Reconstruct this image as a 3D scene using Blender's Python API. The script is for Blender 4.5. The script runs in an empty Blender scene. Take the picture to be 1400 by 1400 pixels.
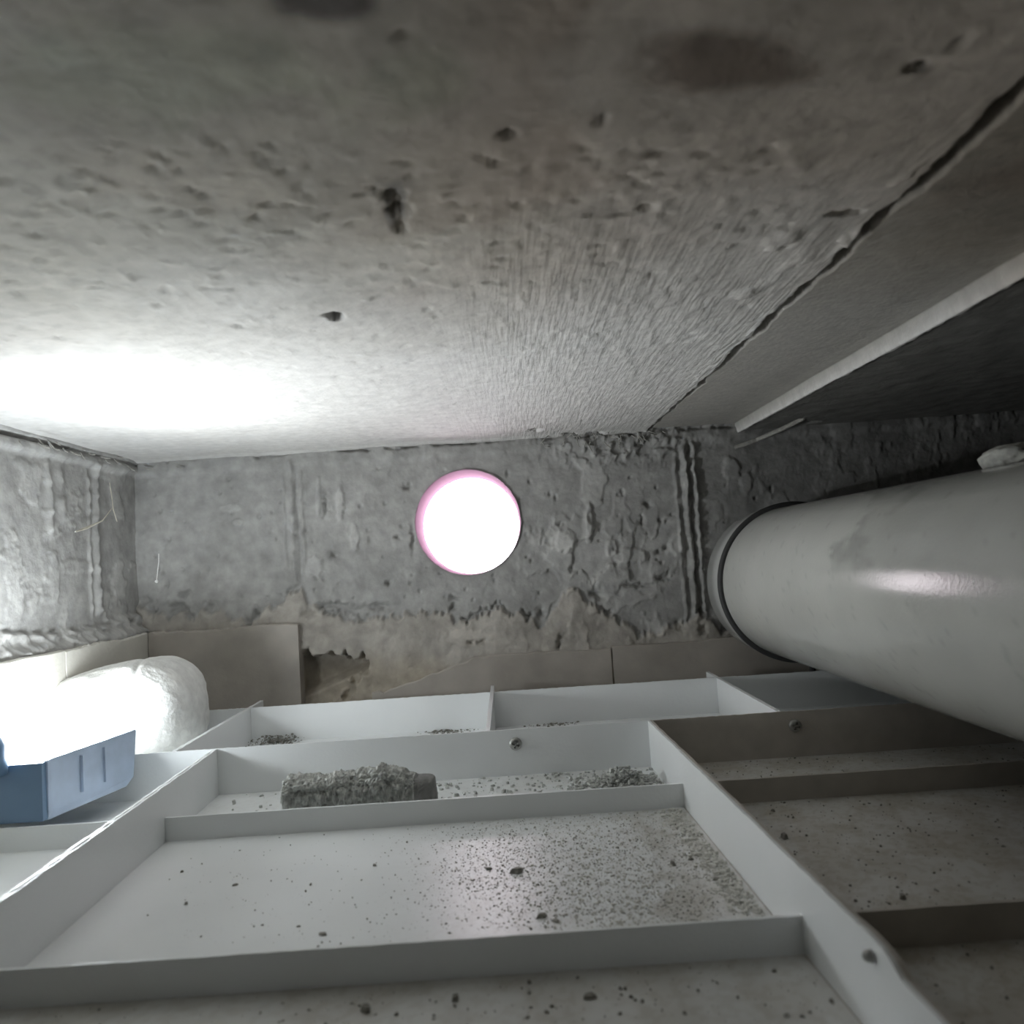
import bpy, math, random
import numpy as np
from mathutils import Vector, Matrix

random.seed(7)
RNG = np.random.default_rng(7)
sc = bpy.context.scene
COL = sc.collection

# ------------------------------------------------------------------ camera
F = 1050.0                      # focal length in pixels of the 1400 frame
VP = (692.0, 765.0)             # where lines running straight into the void meet
ROLL = math.radians(3.6)
_y = Vector(((VP[0]-700)/F, (700-VP[1])/F, -1)).normalized()
_x = Vector((math.cos(ROLL), math.sin(ROLL), 0)); _x = (_x-_y*_x.dot(_y)).normalized()
_z = _x.cross(_y)
RW = Matrix((_x, _y, _z))       # camera -> world
cd = bpy.data.cameras.new('camera'); cam = bpy.data.objects.new('camera', cd); COL.objects.link(cam)
cam.matrix_world = RW.to_4x4()
cd.sensor_width = 36; cd.sensor_fit = 'HORIZONTAL'; cd.lens = 36*F/1400
cd.clip_start = 0.005; cd.clip_end = 50
cd.dof.use_dof = True; cd.dof.focus_distance = 0.58; cd.dof.aperture_fstop = 14
sc.camera = cam

# ------------------------------------------------------------------ daylight outside the round hole, lamp power, exposure
world = bpy.data.worlds.new('world'); sc.world = world; world.use_nodes = True
wb = world.node_tree.nodes['Background']
wb.inputs[0].default_value = (1.0, 0.90, 0.96, 1); wb.inputs[1].default_value = 6.0
LAMP = 40.0; BEAM = 2.0
sc.view_settings.view_transform = 'Standard'; sc.view_settings.look = 'None'
sc.view_settings.exposure = 0.22; sc.view_settings.gamma = 1.0
sc.view_settings.use_curve_mapping = False

# ------------------------------------------------------------------ helpers
def ray(px, py):
    return RW @ Vector(((px-700)/F, (700-py)/F, -1))
def onY(px, py, y): d = ray(px, py); return d*(y/d.y)
def onZ(px, py, z): d = ray(px, py); return d*(z/d.z)
def onX(px, py, x): d = ray(px, py); return d*(x/d.x)
RWn = np.array(RW)
def topx(X, Y, Z):
    p = np.stack([X, Y, Z], -1) @ RWn        # world -> camera
    return 700+F*p[..., 0]/-p[..., 2], 700-F*p[..., 1]/-p[..., 2]

def _hash(ix, iy, seed):
    n = (ix.astype(np.int64)*374761393+iy.astype(np.int64)*668265263+seed*982451653) & 0xffffffff
    n = ((n ^ (n >> 13))*1274126177) & 0xffffffff
    n = n ^ (n >> 16)
    return (n & 0xffff)/65535.0
def vnoise(x, y, seed=0):
    ix = np.floor(x); iy = np.floor(y); fx = x-ix; fy = y-iy
    fx = fx*fx*(3-2*fx); fy = fy*fy*(3-2*fy)
    a = _hash(ix, iy, seed); b = _hash(ix+1, iy, seed); c = _hash(ix, iy+1, seed); d = _hash(ix+1, iy+1, seed)
    return (a*(1-fx)+b*fx)*(1-fy)+(c*(1-fx)+d*fx)*fy
def fbm(x, y, seed=0, o=4, g=0.5):
    s = 0; a = 1; t = 0
    for i in range(o):
        s = s+a*vnoise(x*2**i+13*i, y*2**i+7*i, seed+i); t += a; a *= g
    return s/t
def sst(a, b, x):
    t = np.clip((x-a)/(b-a), 0, 1); return t*t*(3-2*t)
def gau(d, w): return np.exp(-(d/w)**2)

def mesh_obj(name, verts, faces, m, parent=None, smooth=False, col=None):
    me = bpy.data.meshes.new(name)
    if isinstance(verts, np.ndarray):
        nv = len(verts); nf = len(faces)
        me.vertices.add(nv); me.vertices.foreach_set('co', verts.astype(np.float32).ravel())
        me.loops.add(nf*4); me.loops.foreach_set('vertex_index', faces.astype(np.int32).ravel())
        me.polygons.add(nf); me.polygons.foreach_set('loop_start', np.arange(0, nf*4, 4, dtype=np.int32))
        me.update(calc_edges=True); me.validate()
    else:
        me.from_pydata([tuple(v) for v in verts], [], faces); me.update()
    if smooth: me.polygons.foreach_set('use_smooth', [True]*len(me.polygons))
    if col is not None:
        at = me.color_attributes.new('tint', 'FLOAT_COLOR', 'POINT')
        c4 = np.ones((len(me.vertices), 4), np.float32); c4[:, :col.shape[1]] = col
        at.data.foreach_set('color', c4.ravel())
    me.materials.append(m)
    o = bpy.data.objects.new(name, me); COL.objects.link(o)
    if parent: o.parent = parent
    return o
def tag(o, label=None, cat=None, group=None, kind=None):
    if label: o['label'] = label
    if cat: o['category'] = cat
    if group: o['group'] = group
    if kind: o['kind'] = kind
    return o
def empty(name, loc, label, cat, group=None):
    o = bpy.data.objects.new(name, None); COL.objects.link(o); o.location = loc
    o.empty_display_size = .02
    bpy.context.view_layer.update()
    return tag(o, label, cat, group)
def part(name, verts, faces, m, parent, smooth=False, col=None):
    """mesh given in world coordinates, stored relative to the parent's location"""
    L = np.array(parent.location)
    if isinstance(verts, np.ndarray): verts = verts-L
    else: verts = [tuple(np.array(v)-L) for v in verts]
    return mesh_obj(name, verts, faces, m, parent, smooth, col)

def box(x0, x1, y0, y1, z0, z1):
    v = [(x, y, z) for x in (x0, x1) for y in (y0, y1) for z in (z0, z1)]
    f = [(0, 1, 3, 2), (4, 6, 7, 5), (0, 4, 5, 1), (2, 3, 7, 6), (0, 2, 6, 4), (1, 5, 7, 3)]
    return v, f
def lathe(prof, n=64, axis='Y', c=(0, 0, 0), closed=False):
    """prof: list of (radius, along axis)"""
    v = []; f = []
    for r, a in prof:
        for k in range(n):
            t = 2*math.pi*k/n; p = r*math.cos(t); q = r*math.sin(t)
            v.append((c[0]+p, c[1]+a, c[2]+q) if axis == 'Y' else (c[0]+p, c[1]+q, c[2]+a))
    m = len(prof)
    for i in range(m if closed else m-1):
        for k in range(n):
            a = i*n+k; b = i*n+(k+1) % n; j = (i+1) % m
            f.append((a, j*n+k, j*n+(k+1) % n, b))
    return v, f
def tube(pts, r, n=6):
    pts = [Vector(p) for p in pts]; v = []; f = []
    rs = r if isinstance(r, (list, tuple)) else [r]*len(pts)
    for i, p in enumerate(pts):
        d = (pts[min(i+1, len(pts)-1)]-pts[max(i-1, 0)]).normalized()
        a = d.orthogonal().normalized() if i == 0 else (a-d*a.dot(d)).normalized()
        b = d.cross(a)
        for k in range(n):
            t = 2*math.pi*k/n; v.append(tuple(p+(a*math.cos(t)+b*math.sin(t))*rs[i]))
    for i in range(len(pts)-1):
        for k in range(n):
            f.append((i*n+k, i*n+(k+1) % n, (i+1)*n+(k+1) % n, (i+1)*n+k))
    f.append(tuple(range(n))[::-1]); f.append(tuple(range((len(pts)-1)*n, len(pts)*n)))
    return v, f
def grid(nu, nv, mask=None):
    i, j = np.meshgrid(np.arange(nu-1), np.arange(nv-1), indexing='ij')
    a = (i*nv+j).ravel(); f = np.stack([a, a+nv, a+nv+1, a+1], -1)
    if mask is not None: f = f[mask.ravel()]
    return f
def merge(parts):
    V = []; Fc = []
    for v, f in parts:
        n = len(V); V += list(v); Fc += [tuple(i+n for i in q) for q in f]
    return V, Fc

# ------------------------------------------------------------------ materials
def mat(name, col, rough=.8, nscale=60, namt=.25, bump=.0, bscale=200, tint=False, emis=None, spec=.5,
        stretch=None, mott=0, mscale=8, sss=0, trans=0):
    m = bpy.data.materials.new(name); m.use_nodes = True; N = m.node_tree.nodes; L = m.node_tree.links
    b = N['Principled BSDF']; b.inputs['Roughness'].default_value = rough
    b.inputs['Specular IOR Level'].default_value = spec
    if sss:
        b.inputs['Subsurface Weight'].default_value = sss; b.inputs['Subsurface Scale'].default_value = .02
    if trans: b.inputs['Transmission Weight'].default_value = trans
    tc = N.new('ShaderNodeTexCoord')
    def noise(s, det=6, st=None):
        n = N.new('ShaderNodeTexNoise'); n.inputs['Scale'].default_value = s; n.inputs['Detail'].default_value = det
        if st:
            mp = N.new('ShaderNodeMapping'); mp.inputs['Scale'].default_value = st
            L.new(tc.outputs['Object'], mp.inputs[0]); L.new(mp.outputs[0], n.inputs['Vector'])
        else: L.new(tc.outputs['Object'], n.inputs['Vector'])
        return n
    n1 = noise(nscale)
    mr = N.new('ShaderNodeMapRange'); mr.inputs['From Min'].default_value = .3; mr.inputs['From Max'].default_value = .7
    mr.inputs['To Min'].default_value = 1-namt; mr.inputs['To Max'].default_value = 1+namt*.5
    L.new(n1.outputs[0], mr.inputs[0])
    mx = N.new('ShaderNodeVectorMath'); mx.operation = 'SCALE'; L.new(mr.outputs[0], mx.inputs['Scale'])
    if tint:
        at = N.new('ShaderNodeAttribute'); at.attribute_name = 'tint'
        mm = N.new('ShaderNodeVectorMath'); mm.operation = 'MULTIPLY'; mm.inputs[1].default_value = col
        L.new(at.outputs['Color'], mm.inputs[0]); L.new(mm.outputs[0], mx.inputs[0])
    else: mx.inputs[0].default_value = col
    out = mx
    if mott:
        n2 = noise(mscale, 5); m2 = N.new('ShaderNodeMapRange'); m2.inputs['From Min'].default_value = .35; m2.inputs['From Max'].default_value = .65
        m2.inputs['To Min'].default_value = 1-mott; m2.inputs['To Max'].default_value = 1+mott*.3
        L.new(n2.outputs[0], m2.inputs[0])
        k = N.new('ShaderNodeVectorMath'); k.operation = 'SCALE'; L.new(out.outputs[0], k.inputs[0]); L.new(m2.outputs[0], k.inputs['Scale']); out = k
    L.new(out.outputs[0], b.inputs['Base Color'])
    if bump:
        n3 = noise(bscale, 8, stretch); bp = N.new('ShaderNodeBump'); bp.inputs['Strength'].default_value = 1
        bp.inputs['Distance'].default_value = bump; L.new(n3.outputs[0], bp.inputs['Height']); L.new(bp.outputs[0], b.inputs['Normal'])
    if emis:
        b.inputs['Emission Color'].default_value = (*emis[0], 1); b.inputs['Emission Strength'].default_value = emis[1]
    return m
M = {}
M['ceil'] = mat('painted_concrete', (.61, .60, .575), .75, 120, .12, .0005, 300, tint=True)
_N = M['ceil'].node_tree.nodes; _L = M['ceil'].node_tree.links          # trowel ridges where the tint's alpha says so
_tc = _N.new('ShaderNodeTexCoord'); _mp = _N.new('ShaderNodeMapping'); _mp.inputs['Scale'].default_value = (1, .075, 1); _mp.inputs['Rotation'].default_value = (0, 0, .06)
_nz = _N.new('ShaderNodeTexNoise'); _nz.inputs['Scale'].default_value = 460; _nz.inputs['Detail'].default_value = 3
_at = _N.new('ShaderNodeAttribute'); _at.attribute_name = 'tint'
_mu = _N.new('ShaderNodeMath'); _mu.operation = 'MULTIPLY'; _b2 = _N.new('ShaderNodeBump'); _b2.inputs['Distance'].default_value = .0016
_L.new(_tc.outputs['Object'], _mp.inputs[0]); _L.new(_mp.outputs[0], _nz.inputs['Vector']); _L.new(_nz.outputs[0], _mu.inputs[0]); _L.new(_at.outputs['Alpha'], _mu.inputs[1])
_L.new(_mu.outputs[0], _b2.inputs['Height']); _L.new(_N['Bump'].outputs[0], _b2.inputs['Normal']); _L.new(_b2.outputs[0], _N['Principled BSDF'].inputs['Normal'])
M['wall'] = mat('cement_render', (.34, .335, .32), .9, 90, .22, .0004, 350, tint=True, mott=.15, mscale=25)
M['wallflat'] = mat('dark_block', (.10, .10, .095), .95, 40, .3, .001, 200)
M['tile'] = mat('tile_beige', (.41, .375, .33), .55, 30, .15, .0002, 300, mott=.15, mscale=18)
M['tileL'] = mat('tile_pale', (.62, .60, .54), .5, 30, .1, .0002, 300)
M['sleeve'] = mat('pink_plastic', (.36, .24, .31), 1.0, 30, .05, spec=0)
M['plastic'] = mat('white_panel_plastic', (.84, .86, .86), .28, 14, .05, .00012, 500)
M['sheet'] = mat('dusted_panel_plastic', (.84, .86, .86), .30, 14, .05, .0001, 500, tint=True)
M['dusty'] = mat('dusty_shaded_panel_plastic', (.50, .465, .42), .6, 60, .15, .0001, 500)  # brown dust, darkened further to carry the shade beyond the long flange
M['pipe'] = mat('grey_pvc', (.50, .505, .485), .14, 20, .08, .00008, 500, tint=True)
M['rubber'] = mat('black_rubber', (.03, .03, .03), .6, 80, .2)
M['steel'] = mat('screw_steel', (.42, .42, .40), .4, 200, .2); M['steel'].node_tree.nodes['Principled BSDF'].inputs['Metallic'].default_value = .8
M['mortar'] = mat('mortar_rubble', (.58, .59, .56), .95, 300, .45, .0012, 700)
M['mortarf'] = mat('mortar_cut_face', (.24, .24, .23), .85, 200, .2, .0003, 500)
M['foam'] = mat('white_plaster_foam', (.80, .80, .77), .9, 150, .12, .0008, 350, mott=.12, mscale=40)
M['grit'] = mat('dark_grit', (.28, .27, .24), .95, 500, .4)
M['flake'] = mat('pale_flake', (.66, .65, .60), .9, 500, .2)
M['blue'] = mat('blue_plastic', (.15, .24, .36), .35, 30, .1, sss=0)
M['bluel'] = mat('pale_blue_plastic', (.46, .55, .69), .35, 40, .2)
M['led'] = mat('led_diffuser', (.9, .9, .9), .5, 30, 0, emis=((.90, .96, 1.0), LAMP))
M['web'] = mat('plaster_strand', (.60, .57, .48), .9, 300, .2)
M['rag'] = mat('grey_lump', (.38, .38, .35), .95, 120, .4, .001, 300)
M['wire'] = mat('rod_grey', (.35, .34, .31), .8, 300, .3, .0004, 600)

# ------------------------------------------------------------------ measures (metres)
YW = .735                                     # back wall
ZC = onY(692, 601, YW).z                      # underside of the slab
XL = onY(183, 636, YW).x                      # left wall
XR = .80; YF = -.45; ZF = -.30
HT = -.112                                    # tops of panel flanges
ZB = HT*1.265                                 # panel sheet
ZH = HT*1.15                                  # half-height ribs
YA, YB, YC, YD = (-F*HT/k for k in (177, 228, 273, 431))
XG = onZ(890, 587, ZC).x                      # dark groove in the slab
XS = onZ(1005, 582, ZC).x                     # plaster fin / step
hc = onY(640, 714, YW); HR = 72*YW/F          # round hole

# ------------------------------------------------------------------ wall_back: relief of joints, smears and ragged mortar
def wall_back():
    xs = np.arange(XL-.02, XR+.02, .00125); zs = np.arange(-.16, ZC+.012, .00125)
    X, Z = np.meshgrid(xs, zs, indexing='ij')
    px, py = topx(X, np.full_like(X, YW), Z)
    h = (fbm(X*18, Z*18, 1)-.5)*.004+(fbm(X*90, Z*90, 2)-.5)*.0012+(fbm(X*350, Z*350, 3, 3)-.5)*.0005
    col = np.ones(X.shape+(3,))
    # smears of plaster, thicker to the right of the hole
    sm = fbm(X*45, Z*28, 5, 5); zone = .35+.65*sst(660, 780, px)*(1-sst(900, 960, px)*.5)
    s1 = sst(.53, .60, sm)*zone
    zone2 = gau(px-800, 110)*gau(py-760, 60)
    s2 = sst(.50, .56, fbm(X*70, Z*40, 6, 5))*zone2
    h += s1*.0012+s2*.003
    col *= (1+.22*s1+.15*s2)[..., None]
    # drips and smears near x 420-500
    for (cx, cy, w, l, a) in [(465, 690, 7, 26, .002), (485, 735, 8, 22, .0018), (435, 680, 4, 30, .0015), (805, 715, 6, 30, .003), (430, 775, 14, 16, .002),
                              (640, 870, 40, 12, .001), (1230-230, 640, 14, 18, .0015), (925, 745, 12, 16, .002), (1020, 660, 10, 16, .001),
                              (315, 695, 22, 6, .001), (325, 715, 8, 5, .0015), (770, 740, 20, 18, .002), (860, 760, 24, 12, .0025), (835, 750, 10, 14, .002)]:
        n = (vnoise(px/5, py/5, 9)-.5)*.8
        g = sst(.35, .6, gau(px-cx, w)*gau(py-cy, l)+n*.4); h += g*a; col *= (1+.18*g)[..., None]
    # pits
    for _ in range(150):
        cx = RNG.uniform(200, 1060); cy = RNG.uniform(640, 830); w = RNG.uniform(.8, 2.4)
        i0 = np.searchsorted(xs, onY(cx, cy, YW).x); j0 = np.searchsorted(zs, onY(cx, cy, YW).z)
        sl = (slice(max(i0-6, 0), i0+7), slice(max(j0-6, 0), j0+7))
        e = RNG.uniform(.5, 2)
        h[sl] -= gau((px[sl]-cx), w)*gau((py[sl]-cy), w*e)*.003
    cavs = [(885, 690, 4, 5), (878, 712, 3, 6), (815, 812, 7, 5), (822, 817, 8, 4), (900, 755, 6, 3), (910, 750, 4, 4), (768, 870, 5, 4), (765, 880, 4, 6), (740, 838, 5, 8),
            (660, 876, 8, 2.5), (643, 877, 5, 2), (350, 837, 4, 6), (455, 758, 4, 3), (543, 735, 4, 3), (445, 690, 2.5, 14), (765, 715, 4, 3), (530, 797, 4, 3),
            (620, 818, 8, 3), (565, 735, 2.5, 20), (557, 665, 5, 3), (520, 830, 20, 4), (480, 835, 16, 5), (455, 828, 20, 4), (425, 840, 9, 5), (620, 830, 5, 5),
            (870, 800, 20, 2.5), (930, 855, 9, 7), (960, 860, 6, 8), (290, 830, 10, 6), (240, 830, 14, 5), (200, 822, 8, 4), (905, 790, 10, 3), (250, 812, 8, 3)]
    for (cx, cy, a, b) in cavs:
        h -= gau(px-cx+(vnoise(px/4, py/4, 3)-.5)*5, a)*gau(py-cy+(vnoise(px/4, py/4, 4)-.5)*5, b)*.006
    # vertical block joints
    vm = sst(612, 640, py)
    def ridge(p0, w, a, ya, yb, seed, lump=.4):
        Xr = onY(p0, 700, YW).x
        off = (vnoise(Z*160, Z*0, seed)-.5)*.0018+(vnoise(Z*40, Z*0, seed+5)-.5)*.0015
        l = 1-lump+2*lump*vnoise(Z*230, X*0+seed, seed+1)
        return gau(X-Xr-off, w)*a*l*sst(ya, ya+14, py)*(1-sst(yb-14, yb, py))
    h += ridge(388, .0012, .0016, 640, 780, 20)+ridge(400, .0022, .003, 625, 815, 21, .6)+ridge(413, .0012, .0022, 640, 780, 22)
    h += ridge(927, .0014, .0022, 620, 860, 23, .6)+ridge(940, .0024, .0045, 600, 850, 24, .5)+ridge(953, .0022, .0045, 600, 850, 25, .5)
    h -= ridge(946.5, .0015, .005, 600, 850, 26, .3)+ridge(933, .0012, .002, 600, 850, 27, .3)+ridge(407, .0012, .002, 640, 800, 28, .2)
    # band under the slab
    yb = 765-(px-692)*.063-165
    d = py-yb
    h += (1-sst(14, 24, d+(fbm(px/14, py/30, 31)-.5)*10))*.0025
    h -= gau(d-2-(fbm(px/12, px*0, 32)-.5)*6, 2.2)*sst(.38, .7, fbm(px/20, px*0, 33, 4))*.005
    rr = gau(px-850, 90)*(1-sst(20, 60, d)); h += rr*sst(.45, .6, fbm(px/7, py/7, 35))*.004
    # ragged bed of mortar over the tiles
    edge = np.interp(px, [0, 100, 185, 240, 300, 345, 375, 410, 440, 480, 540, 600, 640, 690, 740, 760, 782, 800, 820, 850, 890, 930, 960, 985, 1060, 1400],
                         [838, 835, 828, 842, 835, 852, 828, 805, 840, 848, 838, 838, 850, 832, 855, 830, 798, 822, 838, 852, 872, 846, 838, 862, 850, 840])
    edge0 = edge; edge = edge+(fbm(px/9, py*0, 41, 4)-.5)*22+(vnoise(px/3, py/3, 43)-.5)*5
    mm = sst(-2, 5, py-edge)
    h += mm*(.0045+.005*sst(0, 60, py-edge0))+mm*(fbm(X*60, Z*60, 44)-.5)*.003
    h -= gau(py-edge+3, 3.5)*sst(.5, .7, vnoise(px/16, px*0, 45))*.004
    # hollow beside the left tile
    hol = sst(0, 1, np.minimum.reduce([(px-407)/6, (520-px-(py-885)*.6+(vnoise(px/6, py/6, 46)-.5)*30)/10, (py-888+(vnoise(px/6, py/9, 47)-.5)*16-(px-415)*.06)/7, (965-py-(px-430)*.45)/8+3]))
    low = sst(936, 950, py+(px-430)*.45)                # heap of mortar at its foot
    h += -hol*.026+low*hol*.016
    col[..., 0] *= 1+.16*mm; col[..., 1] *= 1+.10*mm; col[..., 2] *= 1+.03*mm
    # brown damp bottom edge, then lamp falloff painted as darker wall on the right
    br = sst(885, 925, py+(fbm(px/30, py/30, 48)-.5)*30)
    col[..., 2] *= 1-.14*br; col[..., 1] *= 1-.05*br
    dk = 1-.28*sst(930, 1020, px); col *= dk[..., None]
    # round hole
    dx = X-hc.x; dz = Z-hc.z; d = np.hypot(dx, dz); ins = d < HR
    k = np.where(ins, HR/np.maximum(d, 1e-6), 1)
    X2 = hc.x+dx*k; Z2 = hc.z+dz*k; h = np.where(ins, 0, h*sst(0, .006, d-HR))
    oi = ~ins; fm = oi[:-1, :-1] | oi[1:, :-1] | oi[:-1, 1:] | oi[1:, 1:]
    Y = YW-h
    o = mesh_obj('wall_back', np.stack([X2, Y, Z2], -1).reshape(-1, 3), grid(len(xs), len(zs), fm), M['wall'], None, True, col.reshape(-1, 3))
    tag(o, 'rough grey cement wall facing the camera, pierced by a bright round hole', 'wall', kind='structure')
    # lower, unseen part of the wall and its outer face
    v, f = box(XL-.02, XR+.02, YW, YW+.02, ZF-.01, -.158); part('lower_wall', v, f, M['wallflat'], o)
    v = []; f = []; n = 96; yo = YW+.073
    for k in range(n):
        t = 2*math.pi*k/n; c, s = math.cos(t), math.sin(t)
        tx = ((XR+.02 if c > 0 else XL-.02)-hc.x)/c if abs(c) > 1e-6 else 1e9
        tz = ((ZC+.012 if s > 0 else ZF)-hc.z)/s if abs(s) > 1e-6 else 1e9
        R = min(tx, tz); v += [(hc.x+HR*c, yo, hc.z+HR*s), (hc.x+R*c, yo, hc.z+R*s)]
    for k in range(n): a = 2*k; b = 2*((k+1) % n); f.append((a, a+1, b+1, b))
    part('outer_face', v, f, M['wallflat'], o)
    n = 96; v, f = lathe([(HR*1.004, -.0015), (HR*1.004, .073)], n, 'Y', (hc.x, YW, hc.z))
    v = [(x+random.uniform(-1, 1)*.0004, y-(.0012*random.random() if y < YW else 0), z+random.uniform(-1, 1)*.0004) for x, y, z in v]
    s = part('hole_sleeve', v, f, M['sleeve'], o, True); s['label'] = 'pink inner face of the round hole'
    return o
wb_o = wall_back()

def slab_tile(x0, x1, y0, y1, z0, z1, m, parent, along='x', seed=0, broken=0):
    """a tile with a chipped top edge; y0 is the visible face"""
    rr = random.Random(seed); n = 40; v = []; f = []
    for i in range(n+1):
        t = i/n; zt = z1+rr.uniform(-.0008, .0004)+(.0015*math.sin(t*9+seed))*.5-broken*(1-min(1, t/.42))-(broken*.12*rr.random() if 0 < t < .42 else 0)
        if along == 'x':
            x = x0+(x1-x0)*t; v += [(x, y0, z0), (x, y0, zt-.001), (x, y0+.001, zt), (x, y1, zt), (x, y1, z0)]
        else:
            y = y0+(y1-y0)*t; v += [(x1, y, z0), (x1, y, zt-.001), (x1-.001, y, zt), (x0, y, zt), (x0, y, z0)]
    for i in range(n):
        for k in range(5):
            a = i*5+k; b = i*5+(k+1) % 5; f.append((a, b, b+5, a+5))
    f.append((0, 1, 2, 3, 4)); f.append(tuple(n*5+k for k in (4, 3, 2, 1, 0)))
    return part('tile', v, f, m, parent)
YT = YW-.017
x410 = onY(409, 900, YT).x; x838 = onY(838, 905, YT).x
zt1 = onY(260, 862, YT).z; zt2 = onY(700, 897, YT).z
xa = XL+.016
slab_tile(xa, x410, YT, YW-.002, -.165, zt1, M['tile'], wb_o, 'x', 1)
slab_tile(onY(505, 900, YT).x, x838-.0008, YT+.004, YW-.002, -.165, zt2+.001, M['tile'], wb_o, 'x', 2, .028)
slab_tile(x838+.0008, x838+.25, YT+.004, YW-.002, -.165, zt2+.003, M['tile'], wb_o, 'x', 3)
slab_tile(x838+.2515, XR-.02, YT+.004, YW-.002, -.165, zt2+.002, M['tile'], wb_o, 'x', 4)

# ------------------------------------------------------------------ wall_left
def wall_left():
    ys = np.concatenate([np.arange(YF, .30, .012), np.arange(.30, YW+.01, .00125)]); zs = np.arange(-.16, ZC+.012, .0014)
    Y, Z = np.meshgrid(ys, zs, indexing='ij')
    px, py = topx(np.full_like(Y, XL), np.maximum(Y, .2), Z)
    h = (fbm(Y*20, Z*20, 51)-.5)*.003+(fbm(Y*100, Z*100, 52)-.5)*.001
    def yr(p): return onX(p, 720, XL).y
    def ridge(p0, w, a, za, zb, seed):
        off = (vnoise(Z*150, Z*0, seed)-.5)*.0015
        return gau(Y-yr(p0)-off, w)*a*(.5+vnoise(Z*220, Z*0, seed+1))*sst(za, za+.01, Z)*(1-sst(zb-.01, zb, Z))
    h += ridge(66, .0035, .003, .035, ZC-.012, 61)+ridge(84, .005, .0015, .05, ZC-.01, 66)+ridge(131, .004, .003, -.03, ZC-.008, 62)
    h += ridge(122, .002, .0018, -.03, ZC-.02, 63)
    band = ZC-Z
    h += (1-sst(.010, .015, band+(fbm(Y*80, Z*40, 64)-.5)*.006))*.005
    h -= gau(band-.004, .0012)*.008*(.4+.6*(Y < .62))
    zt = zt1
    mm = 1-sst(-.002, .004, Z-(zt+.014+(fbm(Y*45+Z*60, Z*90, 65, 5)-.5)*.024))
    h += mm*(.005+(fbm(Y*110, Z*170, 67, 5)-.5)*.008+.007*(1-sst(0, .01, Z-zt)))
    h = np.where(Z < zt+.0005, np.minimum(h, .012), h)
    s1 = sst(.55, .62, fbm(Y*40, Z*60, 68)); h += s1*.0008
    col = np.ones(Y.shape+(3,))*1.0; col *= (1.12+.15*s1+.15*mm)[..., None]
    o = mesh_obj('wall_left', np.stack([XL+h, Y, Z], -1).reshape(-1, 3), grid(len(ys), len(zs)), M['wall'], None, True, col.reshape(-1, 3))
    tag(o, 'grey cement side wall on the left, brightly lit beside the lamp', 'wall', kind='structure')
    v, f = box(XL-.02, XL, YF, YW+.02, ZF-.01, -.158); part('lower_wall', v, f, M['wallflat'], o)
    v, f = box(XL-.04, XL-.02, YF, YW+.075, ZF-.01, ZC+.02); part('outer_face', v, f, M['wallflat'], o)
    yj = onX(90, 900, xa).y
    slab_tile(XL+.001, xa, yj+.0008, YW-.018, -.165, zt, M['tileL'], o, 'y', 5)
    slab_tile(XL+.001, xa, -.05, yj-.0008, -.165, zt, M['tileL'], o, 'y', 6)
wall_left()
v, f = box(XR, XR+.03, YF, YW+.075, ZF-.01, ZC+.02); tag(mesh_obj('wall_right', v, f, M['wallflat']), 'dark far side wall beyond the pipe', 'wall', kind='structure')
v, f = box(XL-.04, XR+.03, YF-.03, YF, ZF-.01, ZC+.02); tag(mesh_obj('wall_front', v, f, M['wallflat']), 'dark wall behind the camera', 'wall', kind='structure')
v, f = box(XL-.04, XR+.03, YF-.03, YW+.075, ZF-.04, ZF-.01); tag(mesh_obj('floor', v, f, M['wallflat']), 'added dark plate below the ceiling panels, unseen, shutting out stray light', 'floor', kind='structure')  # added plate, out of view, put in to stop outside light leaking in

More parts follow.
